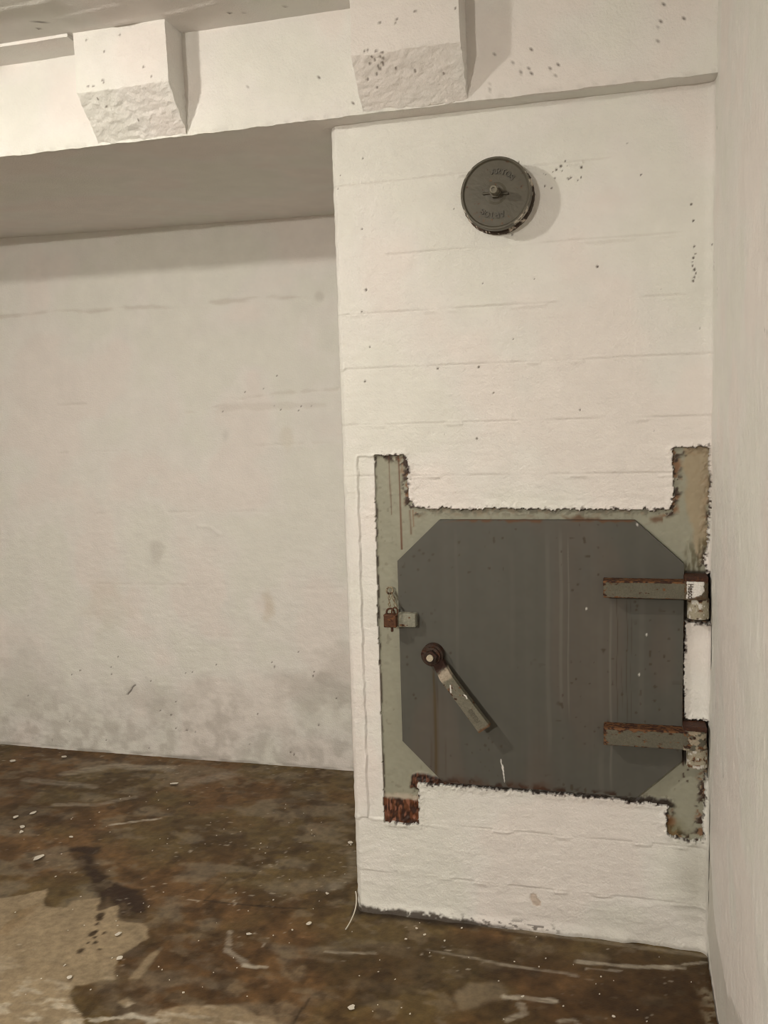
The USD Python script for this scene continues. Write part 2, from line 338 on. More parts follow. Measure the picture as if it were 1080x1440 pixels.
# ------------------------------------------------------------------ rest of the room (behind and beside the camera)
def slab(x0, x1, y0, y1, z0, z1):
    b = trimesh.creation.box((x1-x0, y1-y0, z1-z0)); b.apply_translation(((x0+x1)/2, (y0+y1)/2, (z0+z1)/2)); return b
tag(put('wall_left', slab(XL-.1, XL+.01, YF-.1, RB+.05, -.02, 2.36), M_GREY), kind='structure')
tag(put('wall_front', slab(XL-.1, W+.1, YF-.1, YF+.01, -.02, 2.36), M_GREY), kind='structure')

# ------------------------------------------------------------------ floor
u = axis(XL, -1.95, W+.02, W+.02, .0055); v = axis(YF, -1.0, RB+.02, RB+.02, .0055)
U, V = np.meshgrid(u, v, indexing='ij')
BROWN = np.array([.120, .070, .026]); DARK = np.array([.034, .018, .007]); PALE = np.array([.30, .235, .15]); OLIVE = np.array([.105, .074, .028]); REDB = np.array([.138, .073, .028])
col = np.broadcast_to(BROWN, U.shape+(3,)).copy()
A = n2(U, V, .30, 110, 4); B = n2(U, V, .10, 111, 4); C = n2(U, V, .03, 112, 3); D = n2(U, V, (.13, .075), 113, 4)
col = lerp(col, OLIVE, sm(.45, .62, A)*.8); col = lerp(col, REDB, sm(.52, .40, A)*.7)
col = lerp(col, DARK*1.5, sm(.50, .64, B)*.55)
col = lerp(col, np.array([.20, .165, .115]), sm(.52, .68, D)*.55*sm(-.4, .2, -U))
col = col*(.55+.55*C+.40*n2(U, V, (.040, .034), 129, 4))[..., None]
col = lerp(col, np.array([.19, .145, .09]), sm(.60, .74, n2(U, V, (.065, .045), 162, 5))*.6)
col = lerp(col, DARK, sm(.60, .72, n2(U, V, .045, 163, 4))*.5)
right = sm(.30, .75, U)*sm(.0, -.08, V)
col = lerp(col, DARK*1.25, right*.7*sm(.25, .6, n2(U, V, .12, 114, 3)))
gl = .46 + .16*(B-.5)
PALEP = [(-1.9, -.20), (-1.2, -.17), (-1.025, -.15), (-.973, -.123), (-.921, -.081), (-.867, -.167), (-.795, -.152), (-.814, -.118), (-.739, -.09), (-.709, -.152), (-.668, -.114), (-.625, -.185), (-.537, -.188), (-.503, -.241), (-.53, -.318),
         (-.519, -.376), (-.494, -.417), (-.575, -.46), (-.559, -.498), (-.497, -.549), (-.471, -.581), (-.50, -.70), (-.62, -.82), (-.9, -.90), (-1.4, -.86), (-1.9, -.92)]
wob = .020*(n2(U, V, .035, 115, 3)-.5)
pal = sm(.004, -.004, sdist(PALEP, U, V)+wob)
for P in ([(-.445, -.268), (-.438, -.329), (-.436, -.402), (-.458, -.407), (-.462, -.328)], [(-.439, -.493), (-.426, -.474), (-.395, -.488), (-.407, -.506)], [(-.275, -.467), (-.229, -.457), (-.164, -.443), (-.026, -.483), (-.06, -.60), (-.17, -.68), (-.28, -.66), (-.335, -.55), (-.325, -.499)]):
    pal = np.maximum(pal, sm(.006, -.004, sdist(P, U, V)+wob*.7)*.85)
pcol = PALE*(.72+.40*n2(U, V, .07, 116, 4)+.22*(C-.3))[..., None]
pcol = lerp(pcol, np.array([.50, .44, .34]), sm(.55, .70, n2(U, V, (.05, .02), 117, 4))*sm(-.35, -.55, V)*.8)
pcol = lerp(pcol, BROWN*1.5, sm(.56, .70, n2(U, V, .05, 118, 4))*sm(-.8, -1.0, U)*.7)
col = col*(1-pal[..., None]) + pcol*pal[..., None]; gl = gl + .2*pal
# wet patches
for P, st in (([(-1.006, .158), (-.899, .204), (-.867, .093), (-.767, -.008), (-.642, -.023), (-.612, -.064), (-.574, -.16), (-.613, -.168), (-.719, -.086), (-.692, -.141), (-.705, -.151), (-.747, -.092), (-.842, -.003), (-.949, .085)], .97),
              ([(-.801, .106), (-.706, .068), (-.652, -.005), (-.715, .003)], .6),
              ([(-.507, -.146), (-.503, -.241), (-.53, -.318), (-.494, -.417), (-.575, -.46), (-.546, -.508), (-.492, -.548), (-.351, -.517), (-.231, -.453), (-.244, -.388), (-.35, -.248)], .34),
              ([(.20, -.10), (.32, -.05), (.60, -.09), (.86, -.10), (.90, -.30), (.60, -.42), (.36, -.36), (.25, -.24)], .35),
              ([(.09, -.30), (.16, -.24), (.18, -.33), (.12, -.40), (.06, -.44)], .55), ([(-1.7, .70), (-1.1, .45), (-1.0, .30), (-1.3, .25), (-1.9, .45)], .3), ([(-.5, .8), (-.33, .7), (-.32, .5), (-.5, .6)], .4)):
    m = sm(.010, -.012, sdist(P, U, V)+.055*(n2(U, V, .07, 119, 4)-.5))*st*(1-pal*.98)*(.62+.5*sm(.35, .6, n2(U, V, .04, 171, 4)))
    m = np.clip(m, 0, 1)
    col = lerp(col, DARK, m); gl = gl + .06*m
for k, (a, b) in enumerate([(-.687, -.17), (-.680, -.185), (-.658, -.254), (-.642, -.268), (-.673, -.209), (-.629, -.245), (-.644, -.33), (-.628, -.288), (-.646, -.295), (-.599, -.314), (-.655, -.243)]):
    d = np.hypot(U-a, (V-b)*.7); rr = (.012, .009, .010, .005, .006, .006, .009, .006, .004, .004, .006)[k]
    col = lerp(col, DARK*.9, sm(rr*1.3, rr*.6, d)*.9)
col = lerp(col, pcol*.75, sm(.012, -.010, sdist([(.335, -.29), (.355, -.259), (.418, -.231), (.45, -.26), (.413, -.312), (.352, -.343), (.331, -.317)], U, V)+.03*(n2(U, V, .05, 120, 3)-.5))*.75)
# paint smears and scrapes
SM = np.array([.46, .42, .34])
for P, st, w in (([(.60, -.110), (.73, -.104), (.848, -.083)], .6, .011), ([(.62, -.134), (.70, -.126)], .4, .004), ([(.44, -.282), (.50, -.276), (.557, -.271)], .75, .010), ([(.226, -.141), (.335, -.149), (.409, -.160), (.461, -.163), (.597, -.166)], .4, .007),
                 ([(-.46, -.566), (-.388, -.534), (-.323, -.523)], .8, .006), ([(-.485, -.567), (-.40, -.540)], .6, .005), ([(-.395, -.531), (-.377, -.524), (-.318, -.532)], .95, .011), ([(-.965, .335), (-.90, .37), (-.82, .41)], .8, .009), ([(-1.25, .44), (-1.10, .47), (-1.0, .55)], .3, .02),
                 ([(-.30, -.17), (-.27, -.25), (-.20, -.29)], .45, .012), ([(-.205, -.297), (-.15, -.295)], .7, .009), ([(-.10, .10), (-.06, .2), (-.10, .3)], .22, .03), ([(-.02, -.20), (.07, -.19), (.10, -.185)], .5, .008), ([(.46, -.36), (.49, -.33), (.48, -.30)], .5, .012), ([(.57, -.34), (.60, -.33), (.62, -.35)], .5, .010),
                 ([(-1.5, .62), (-1.2, .60)], .3, .03), ([(-1.38, .70), (-1.24, .80), (-1.0, .82)], .35, .04), ([(-.85, .72), (-.75, .80)], .3, .05), ([(.80, -.09), (.90, -.05)], .5, .007), ([(.16, .0), (.9, -.022)], .25, .012)):
    d = ldist(P, U, V)+.012*(n2(U, V, (.03, .012), 121, 3)-.5)
    col = lerp(col, SM, sm(w, w*.35, d)*st*(.5+.5*sm(.3, .55, n2(U, V, (.05, .008), 122, 2))))
for P, st in (([(-.436, -.039), (-.323, -.038), (-.199, -.031), (-.14, -.022)], .75), ([(-.436, -.039), (-.417, .09)], .4), ([(-.01, -.479), (-.002, -.384)], .7)):
    d = ldist(P, U, V)+.004*(n2(U, V, .012, 123, 2)-.5); col = lerp(col, DARK*.8, sm(.006, .0015, d)*st)
spk = n2(U, V, .011, 124); spk2 = n2(U, V, .16, 125, 2)
col = lerp(col, SM*1.15, sm(.90, .96, spk)*sm(.50, .7, spk2)*.5)
rock = n2(U, V, .012, 126, 2)
band = sm(.04, .012, W-U+.02*(n2(U, V, .03, 127)-.5))*sm(-.08, -.14, V)
col = lerp(col, np.array([.26, .22, .15])*1.0, band*sm(.40, .60, rock)*.8)
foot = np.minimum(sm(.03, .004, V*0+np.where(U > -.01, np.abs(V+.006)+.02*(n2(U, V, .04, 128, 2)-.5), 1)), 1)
col = lerp(col, SOOT_AND_SHADE*.7, foot*sm(.45, .3, U)*.9)
h = .006*(A-.5) + .002*(B-.5) + .0012*(C-.5) + .004*band*rock
ok = (V < .03) | (U < .03)
tag(put('floor', (np.stack([U, V, h-.002], -1).reshape(-1, 3), grid_faces(len(u), len(v))), M_FLOOR, smooth=True, col=np.clip(col, .01, .8), rough=np.clip(gl, .25, .8)), kind='structure')

def rounded_box(size, r, centre=(0, 0, 0)):
    import manifold3d as m3
    sx, sy, sz = (np.array(size)/2-r)
    ball = m3.Manifold.sphere(r, 12)
    man = m3.Manifold.batch_hull([ball.translate((a*sx, b*sy, c*sz)) for a in (-1, 1) for b in (-1, 1) for c in (-1, 1)])
    m = man.to_mesh(); t = trimesh.Trimesh(m.vert_properties[:, :3], m.tri_verts, process=False); t.apply_translation(centre); return t
# ------------------------------------------------------------------ lamps on the ceiling, out of the picture
M_GLOW = lambda n, s: usdkit.material(stage, '/World/Looks/'+n, {'e': ('emission', {'color': LAMP_COLOR, 'strength': s})}, [], 'e.emission')
def lamp(loc, strength, label, n):
    t = thing('ceiling_lamp', label, 'lamp', loc)
    base = trimesh.creation.cylinder(radius=.085, height=.02, sections=48); base.apply_translation((0, 0, -.008)); put('base_plate', base, M_LAMPBODY, t, smooth=30)
    if loc[2] < ZC-.01: put('stem', slab(-.012, .012, -.012, .012, -.002, ZC-loc[2]+.01), M_LAMPBODY, t)
    a = np.linspace(0, math.pi/2, 14)
    prof = np.stack([.062*np.cos(a)+1e-5, -.016-.052*np.sin(a)], 1)
    dome = trimesh.creation.revolve(prof[::-1], sections=40); put('diffuser', dome, M_GLOW('lamp_glow_'+n, strength), t, smooth=True)
    ring = trimesh.creation.torus(.066, .006, major_sections=48, minor_sections=10); ring.apply_translation((0, 0, -.018)); put('retaining_ring', ring, M_LAMPBODY, t, smooth=True)
def floodlight(loc, strength, label):
    """compact floodlight under the ceiling, its glass facing the hatch wall (+y)"""
    t = thing('floodlight', label, 'lamp', loc)
    aim = trimesh.transformations.rotation_matrix(-math.radians(20), (0, 0, 1)) @ trimesh.transformations.rotation_matrix(-math.radians(70), (1, 0, 0))
    body = rounded_box((.12, .045, .10), .008, (0, -.028, 0)); body.apply_transform(aim); put('housing', body, M_LAMPBODY, t, smooth=30)
    g = trimesh.creation.cylinder(radius=.040, height=.004, sections=40); g.apply_transform(trimesh.transformations.rotation_matrix(math.pi/2, (1, 0, 0))); g.apply_translation((0, -.004, 0)); g.apply_transform(aim)
    put('lit_glass', g, M_GLOW('floodlight_glow', strength), t)
    put('bracket', slab(-.012, .012, -.05, -.02, .02, ZC-loc[2]+.01), M_LAMPBODY, t)
floodlight(LAMP_A, LAMP_STRENGTH_A, 'small floodlight hung under the ceiling facing the hatch wall, out of the frame')
lamp(LAMP_B, LAMP_STRENGTH_B, 'round glowing dome lamp hung from the ceiling far behind the camera, out of frame', 'far')

# ------------------------------------------------------------------ the hatch
hatch = thing('armored_hatch', 'dark grey octagonal steel hatch with rusty hinges set in the white wall', 'hatch', (0, 0, 0))
# frame plate
u = axis(.072, .072, .905, .905, .0026); v = axis(.235, .235, 1.262, 1.262, .0026)
U, V = np.meshgrid(u, v, indexing='ij')
col = np.broadcast_to(FRAME, U.shape+(3,)).copy()*(.94+.12*n2(U, V, (.05, .15), 130, 3))[..., None]
sd = sdist(VIS, U, V)
m = sm(-.020, -.003, sd+.022*(n2(U, V, .012, 131, 3)-.35))*np.maximum(sm(.105, .135, U), sm(1.225, 1.235, V))*np.where((V > 1.08) & (U > .2) & (U < .79), .35, 1)
bl = sm(.48, .58, n2(U, V, .010, 132, 3))
col = lerp(col, RUSTD, m*bl*.95); col = lerp(col, RUSTO, m*sm(.5, .6, n2(U, V, .016, 133, 2))*(1-bl)*.8)
thinl = sm(-.006, -.001, sd)*(U < .098)*sm(.45, .6, n2(U, V, (.02, .02), 134, 2)); col = lerp(col, RUSTD, thinl*.8)
for pts, w, cc, st in (([(.126, 1.242), (.127, 1.19), (.1295, 1.09)], .0016, RUST, .6), ([(.152, 1.242), (.153, 1.15), (.154, 1.00)], .002, RUST, .9), ([(.178, 1.10), (.180, 1.04)], .0022, RUST, .6), ([(.186, 1.10), (.187, 1.06)], .002, RUSTO, .6)):
    d = ldist(pts, U, V); col = lerp(col, cc, sm(w*1.5, w*.5, d)*st)
# bare, dirty patch of the upper right leg
d = sdist([(.845, 1.26), (.902, 1.26), (.900, 1.04), (.885, .97), (.868, 1.02), (.850, 1.12)], U, V)+.02*(n2(U, V, .03, 135, 3)-.5)
col = lerp(col, np.array([.36, .29, .19]), sm(.006, -.006, d)*.8)
d = sdist([(.85, 1.0), (.905, 1.05), (.905, .93), (.84, .93)], U, V)+.04*(n2(U, V, .02, 136, 3)-.5)
col = lerp(col, np.array([.10, .085, .04]), sm(.015, -.02, d)*.75*sm(.35, .55, n2(U, V, (.006, .03), 137, 3)))
spots = sm(.80, .88, n2(U, V, .010, 138))*sm(.4, .62, n2(U, V, .09, 139, 2))*(.25+.75*sm(.72, .85, U))
col = lerp(col, RUSTD*1.3, spots*.9)
# rusted-through foot of the left leg and the rust line below the leaf
ft = sm(.330, .322, V+.006*(n2(U, V, .008, 140)-.5))*(U < .22)
rc = lerp(np.broadcast_to(RUST, U.shape+(3,)).copy(), RUSTD, sm(.4, .6, n2(U, V, (.008, .02), 141, 3))); rc = lerp(rc, np.array([.30, .13, .08]), sm(.62, .72, n2(U, V, (.005, .02), 142, 2))*.8)
col = lerp(col, np.array([.55, .47, .38]), sm(.014, .003, np.abs(V-.331)+.01*(n2(U, V, .01, 143)-.5))*(U < .19)*.6)
col = col*(1-ft[..., None])+rc*ft[..., None]
un = sm(.004, -.004, sdist([(.160, .375), (.166, .398), (.190, .404), (.225, .396), (.26, .386), (.82, .382), (.83, .360), (.16, .36)], U, V)+.008*(n2(U, V, .01, 144, 2)-.5))
col = col*(1-un[..., None]) + lerp(rc*.55, SOOT_AND_SHADE*.5, sm(.2, .35, U))*un[..., None]
ol = sm(.05, .0, np.hypot(U-.83, V-.305)+.03*(n2(U, V, .02, 145, 3)-.5)); col = lerp(col, np.array([.15, .13, .05]), ol*.6); col = lerp(col, RUSTO, sm(.018, .004, np.hypot(U-.822, V-.325))*.7)
top = sm(.014, .002, np.abs(V-1.078)+.016*(n2(U, V, .02, 146, 3)-.5))*(U > .2)*(U < .80)*sm(.5, .62, n2(U, V, (.06, .03), 147, 2)); col = lerp(col, RUSTO*.6, top*.8)
hF = .0012*(n2(U, V, .01, 148, 2)-.5) + .002*m*bl + .003*ft*(n2(U, V, .01, 149, 2)) + .003*un
pos = np.stack([U, .007-hF, V], -1)
ff = grid_faces(len(u), len(v)); ff = ff[(sd.ravel()[ff] < .012).any(1)]
gap_shade = np.maximum(sm(.004, -.004, sdist([(.844, .833), (.91, .833), (.91, .955), (.844, .955)], U, V)), sm(.004, -.004, sdist([(.844, .50), (.853, .475), (.91, .462), (.91, .592), (.844, .592)], U, V)))
col = lerp(col, SOOT_AND_SHADE*.5, gap_shade*.95)  # shade of the gaps behind the hinges, painted into the frame colour
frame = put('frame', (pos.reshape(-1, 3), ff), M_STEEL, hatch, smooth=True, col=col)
tag(frame, 'pale grey-green steel frame with rust round its edges')

# leaf
YL = -.013
zrow = np.unique(np.concatenate([np.linspace(.383, .488, 40), np.linspace(.488, .970, 170), np.linspace(.970, 1.0765, 40)]))
xl = np.interp(zrow, [.383, .488, .970, 1.0765], [.250, .143, .143, .255]); xr = np.interp(zrow, [.383, .484, .972, 1.0765], [.740, .846, .848, .735])
nx = 300
S = np.linspace(0, 1, nx)
Z0 = np.repeat(zrow[None], nx, 0); X0 = xl[None]+(xr-xl)[None]*S[:, None]
k = (YL-CAM[1])/(-CAM[1]); U = CAM[0]+(X0-CAM[0])*k; V = CAM[2]+(Z0-CAM[2])*k
col = np.broadcast_to(LEAF, U.shape+(3,)).copy()
streak = n2(U, V, (.028, 1.4), 150, 4); col = col*(.80+.36*streak)[..., None]
col = lerp(col, LEAF*np.array([.90, .98, .98]), sm(.45, .6, n2(U, V, (.12, .4), 151, 2))*.6)
col = lerp(col, LEAF*np.array([1.10, 1.03, .99]), sm(.55, .42, n2(U, V, (.12, .4), 151, 2))*.5)
for px, z1, z0, w, st, br in ((.560, 1.04, .62, .006, .30, 1.5), (.578, 1.02, .60, .0025, .35, 1.6), (.528, 1.03, .5, .008, .22, 1.4), (.300, 1.05, .6, .006, .15, 1.3), (.679, .86, .42, .004, .35, 1.55), (.655, .50, .39, .01, .2, 1.4), (.44, 1.0, .7, .01, .1, 1.3), (.752, .95, .6, .01, .15, 1.3), (.655, .86, .6, .01, .12, 1.3)):
    d = np.abs(U-px-.006*(n2(U*0, V, .09, 152)-.5)); col = lerp(col, LEAF*br, sm(w, w*.2, d)*sm(z0-.05, z0+.05, V)*sm(z1+.03, z1-.03, V)*st*2)
for px, z1, z0, w, st, cc in ((.236, .69, .40, .005, .75, np.array([.075, .05, .022])), (.243, .66, .60, .004, .6, SOOT_AND_SHADE), (.237, .62, .40, .010, .35, np.array([.085, .06, .03])), (.224, .5, .42, .004, .5, SOOT_AND_SHADE*1.3), (.262, .5, .41, .003, .4, SOOT_AND_SHADE*1.3), (.694, .90, .58, .0016, .7, SOOT_AND_SHADE), (.717, .88, .58, .0016, .7, SOOT_AND_SHADE), (.706, .72, .62, .0016, .5, SOOT_AND_SHADE), (.727, .88, .58, .0012, .5, SOOT_AND_SHADE), (.845, .70, .5, .004, .3, SOOT_AND_SHADE)):
    d = np.abs(U-px-.005*(n2(U*0, V, .1, 153)-.5)); col = lerp(col, cc, sm(w, w*.3, d)*sm(z0-.03, z0+.03, V)*sm(z1+.02, z1-.02, V)*st)
sp = sm(.87, .93, n2(U, V, .011, 154))*sm(.45, .6, n2(U, V, .12, 155, 2)); col = lerp(col, SOOT_AND_SHADE, sp*.85)
for a, b in ((.19, .985), (.205, 1.0), (.215, .992), (.23, .975), (.24, .99), (.20, .95), (.165, .72), (.165, .70), (.18, .62), (.185, .61), (.60, .92), (.587, .905), (.735, .88), (.74, .87), (.738, .86), (.28, .735)):
    col = lerp(col, SOOT_AND_SHADE, sm(.0045, .002, np.hypot(U-a, V-b))*.8)
ed = np.minimum(V-V.min(), 9)
col = lerp(col, RUSTD, sm(.016, .002, ed+.018*(n2(U, V, .015, 156, 3)-.5))*sm(.45, .56, n2(U, V, .02, 157, 3))*.9)
for a in (.30, .34, .44, .50):
    col = lerp(col, RUST*.6, sm(.03, .0, np.hypot((U-a)*.7, V-V.min())+.01*(n2(U, V, .01, 158)-.5))*.55)
col = lerp(col, RUSTO*.6, sm(.006, .001, V.max()-V+.008*(n2(U, V, .015, 159)-.5))*sm(.45, .55, n2(U, V, (.07, .05), 160, 2))*.8)
d = ldist([(.404, .462), (.4085, .435)], U, V); col = lerp(col, WHITE*.95, sm(.0016, .0006, d))
d = sdist([(.4060, .448), (.4105, .447), (.4140, .402), (.4125, .402)], U, V); col = lerp(col, WHITE*.95, sm(.0006, -.0006, d))
for a, b in ((.765, .93), (.762, .80), (.745, .70), (.74, 1.068), (.62, .86)):
    col = lerp(col, WHITE*.9, sm(.003, .001, np.hypot(U-a, (V-b)*.6))*.9)
pos = np.stack([U, YL-.0007*(n2(U, V, .06, 161, 2)-.5), V], -1)
n, mm = pos.shape[:2]
ring = np.concatenate([pos[:, 0], pos[-1, 1:], pos[-2::-1, -1], pos[0, -2:0:-1]]); rcol = np.concatenate([col[:, 0], col[-1, 1:], col[-2::-1, -1], col[0, -2:0:-1]])
back = ring.copy(); back[:, 1] = .006
off = n*mm; L = len(ring); i = np.arange(L); j = (i+1) % L
side = np.concatenate([np.stack([off+i, off+L+i, off+j], 1), np.stack([off+j, off+L+i, off+L+j], 1)])
verts = np.concatenate([pos.reshape(-1, 3), ring, back])
leaf = put('door_leaf', (verts, np.concatenate([grid_faces(n, mm), side])), M_LEAF, hatch, smooth=False, col=np.concatenate([col.reshape(-1, 3), rcol*.8, rcol*.6]))
tag(leaf, 'dark grey eight-sided steel door leaf with streaks')

def fine(m, size=.0032):
    m = m.subdivide_to_size(size, max_iter=14); m.merge_vertices(); return m
def rusty(mesh, base, amount, seed, size=.010, dark=RUSTD, orange=RUSTO*.8, extra=None, sub=.0032, lump=.0008):
    """subdivide, pit and colour a painted steel piece with rust"""
    m = fine(mesh, sub); p = np.array(m.vertices)
    f1 = meshkit.fbm(p/size, 4, seed); f2 = meshkit.fbm(p/(size*.6)+9.1, 3, seed+3)
    c = np.broadcast_to(np.asarray(base, float), p.shape).copy()*(.85+.3*meshkit.fbm(p/.03, 3, seed+7))[:, None]
    a = amount(p) if callable(amount) else np.full(len(p), float(amount))
    k = sm(.66, .58, f1+(1-a)*.42)*(a > 0)
    c = lerp(c, orange, k*.9); c = lerp(c, dark, k*sm(.42, .56, f2))
    if extra: c = extra(p, c)
    q = p + m.vertex_normals*((f2-.5)*lump*(1+2*k))[:, None]
    return (q, np.array(m.faces)), c
def putr(name, mc, parent, label=None, mat=None):
    o = put(name, mc[0], mat or M_RUST, parent, smooth=35); recolour(o, mc[0][0], mc[1])
    if label: tag(o, label)
    return o
def box_between(x0, x1, z0, z1, yf, yb, r=.002):
    """box whose front face, at depth yf, covers x0..x1, z0..z1 of the wall plane"""
    a, b = at0(x0, z0, yf), at0(x1, z1, yf)
    return rounded_box((b[0]-a[0], yb-yf, b[2]-a[2]), r, ((a[0]+b[0])/2, (yf+yb)/2, (a[2]+b[2])/2))

ARM = np.array([.120, .113, .084])
YA = -.055
def hinge(z0, z1, zb, seed, heavy, white):
    top = at0(0, z1, YA)[2]; bot = at0(0, z0, YA)[2]
    def amt(p):
        t_ = sm(top-.006, top-.001, p[:, 2])*1.15 + sm(bot+.004, bot, p[:, 2])*.5 + sm(.672, .666, p[:, 0])*.4
        return np.clip(.26 + t_ + heavy*sm(.83, .66, p[:, 0])*sm(top-.018, top-.002, p[:, 2])*.8, 0, 1.2)
    putr('hinge_arm', rusty(box_between(.660, .850, z0, z1, YA, YL), ARM, amt, seed), leaf, 'grey steel hinge arm with a rusty upper edge')
    # eye of the arm: half-round block round the pin
    c0, c1 = at0(.849, z0, YA), at0(.9045, z1, YA)
    w = c1[0]-c0[0]
    pr = Polygon([(c0[0], -.004), (c0[0], YA)] + [(c0[0]+w*.55+w*.45*math.sin(a), YA+.018-.018*math.cos(a)) for a in np.linspace(0, math.pi/2, 8)] + [(c1[0], -.004)])
    eye = trimesh.creation.extrude_polygon(pr, top-bot+.001); eye.apply_translation((0, 0, bot-.0005))
    def paint(p, c):
        if not white: 
            return lerp(c, np.array([.42, .37, .28]), sm(.50, .58, meshkit.fbm(p/.012, 3, seed+20))*.75)
        d = sdist([(c0[0]+w*.10, top+.01), (c0[0]+w*.78, top+.01), (c0[0]+w*.80, top-.020), (c0[0]+w*.66, bot+.010), (c0[0]+w*.35, bot+.006), (c0[0]+w*.10, bot+.003)], p[:, 0], p[:, 2]) + .006*(meshkit.fbm(p/.008, 2, 4)-.5)
        d = np.where(p[:, 1] < YA+.015, d, 1)
        c = lerp(c, np.array([.13, .09, .05]), np.full(len(p), .5))
        return lerp(c, WHITE*.97, sm(.001, -.001, d))
    putr('hinge_eye', rusty(eye, ARM*.9, .55 if white else .62, seed+1, extra=paint), leaf, 'hinge eye daubed with white paint' if white else 'rust-eaten hinge eye')
    # rusty washer above, and the lower barrel fixed to the frame
    wz = at0(.88, z1+.011, YA+.004)[2]
    wa = rounded_box((w*.98, .050, wz-top+.003), .002, ((c0[0]+c1[0])/2, -.024, (wz+top)/2))
    putr('hinge_washer', rusty(wa, RUSTD*1.4, .6, seed+2, orange=RUST*.7), hatch, 'dark rusty hinge washer')
    bb = at0(.88, zb, -.045)[2]; hgt = bot-bb-.002
    cyl = trimesh.creation.cylinder(radius=.0245, height=hgt, sections=40); cx = at0(.881, .86, -.03)[0]
    cyl.apply_translation((cx, -.026, bb+hgt/2))
    cyl = trimesh.util.concatenate([cyl]); 
    putr('hinge_barrel', rusty(cyl, np.array([.36, .33, .25]), .42, seed+3, extra=lambda p, c: lerp(c, WHITE*.9, sm(.60, .66, meshkit.fbm(p/.010, 3, seed+30))*.8)), hatch, 'chipped cream hinge barrel fixed to the frame')
    return c0, w, top, bot
c0, w, top, bot = hinge(.8855, .928, .838, 11, .2, True)
txt = meshkit.text_mesh('Hesco', .0115, .0012, bold=True)
b0 = txt.bounds; sc = (top-bot-.006)/(b0[1][0]-b0[0][0])
txt.apply_translation((-b0[0][0], -b0[0][1], 0)); txt.vertices = txt.vertices*[sc, 1.0, 1]
P = txt.vertices; txt.vertices = np.stack([c0[0]+w*.14+P[:, 1], YA-.0004-P[:, 2], top-.004-P[:, 0]], -1)     # reads downwards
txt.fix_normals()
put('cast_lettering', txt, plain('lettering_dark', SOOT_AND_SHADE*1.2, .7), leaf)
hinge(.512, .5575, .468, 12, 1.0, False)

# latch lug on the leaf
def lugpaint(p, c): return lerp(c, np.array([.40, .38, .30]), sm(.60, .68, meshkit.fbm(p/.009, 3, 77))*.6)
lug = box_between(.139, .187, .795, .831, -.038, YL, .0025)
putr('latch_lug', rusty(lug, np.array([.25, .25, .20]), .22, 15, extra=lugpaint), leaf, 'pale grey steel latch lug')

# lever handle
hub = np.array([.2295, .7245]); e0 = np.array([.2495, .688]); e1 = np.array([.3615, .5325])
yv0, yv1 = -.062, -.046
A0, A1 = at0(*e0, -.050), at0(*e1, yv0)
H0 = at0(*hub, -.030)
d = (A1-A0)[[0, 2]]; d /= np.linalg.norm(d); nrm = np.array([-d[1], d[0]])
def lever_mesh():
    # centre line stations: (along, half width, y centre)
    st = [(-.030, .0150, -.026), (-.012, .0155, -.030), (.006, .0165, -.040), (.022, .0170, -.050), (.06, .0165, -.052), (.12, .0172, -.053), (.172, .0180, -.054), (np.linalg.norm((A1-A0)[[0, 2]]), .0182, -.054)]
    V_, F_ = [], []
    for s, hw, yc in st:
        cxz = A0[[0, 2]] + d*s
        th = .0085
        for a, b in ((-1, -1), (1, -1), (1, 1), (-1, 1)):
            q = cxz + nrm*hw*a*(.94 if b < 0 else 1); V_.append((q[0], yc+th*b, q[1]))
    for k in range(len(st)-1):
        for a in range(4):
            p, q = 4*k+a, 4*k+(a+1) % 4; F_ += [(p, q, q+4), (p, q+4, p+4)]
    F_ += [(0, 2, 1), (0, 3, 2)]; e = 4*(len(st)-1); F_ += [(e, e+1, e+2), (e, e+2, e+3)]
    m = trimesh.Trimesh(np.array(V_), np.array(F_)); m.fix_normals(); return m
def levercol(p, c):
    s = (p[:, [0, 2]]-A0[[0, 2]])@d; t_ = (p[:, [0, 2]]-A0[[0, 2]])@nrm
    c = lerp(c, RUSTD*.9, sm(.012, .000, s+.012*(meshkit.fbm(p/.01, 2, 3)-.5)))
    c = lerp(c, np.array([.42, .36, .28]), sm(.016, .008, np.abs(s-.020)+.01*(meshkit.fbm(p/.008, 2, 5)-.5))*.75)
    fr = p[:, 1] < -.054
    for a, b in (((.047, -.002), (.062, -.012)), ((.086, .0125), (.091, .0145)), ((.091, .0145), (.097, .0125))):
        dd = ldist([a, b], s, t_); c = lerp(c, WHITE*.95, sm(.0022, .0009, dd)*fr)
    c = lerp(c, RUSTO*.6, sm(.008, .002, np.abs(s-s.max())+.006*(meshkit.fbm(p/.006, 2, 8)-.5))*.8)
    return c
lever = putr('lever', rusty(lever_mesh(), np.array([.155, .147, .112]), .24, 17, extra=levercol, sub=.0026, lump=.0005), hatch, 'grey steel locking lever hanging down to the right')
def disc(r, h, x, z, y, sections=40, rot=0.0):
    m = trimesh.creation.cylinder(radius=r, height=h, sections=sections); m.apply_transform(trimesh.transformations.rotation_matrix(rot, (0, 0, 1)))
    m.apply_transform(trimesh.transformations.rotation_matrix(math.pi/2, (1, 0, 0))); m.apply_translation((x, y, z)); return m
hx, hz = H0[0], H0[2]
DK = np.array([.045, .028, .02])
putr('hub', rusty(disc(.0285, .028, hx, hz, -.022), DK, .6, 18, sub=.003, orange=RUST*.5), lever, 'dark rusty lever hub')
putr('washer', rusty(disc(.0225, .008, hx, hz, -.040), DK*1.2, .6, 19, sub=.003, orange=RUST*.6), lever, 'rusty washer')
putr('nut', rusty(disc(.0175, .016, hx, hz, -.050, 6, .3), DK*.7, .5, 20, sub=.003, orange=RUST*.4), lever, 'dark six-sided nut')
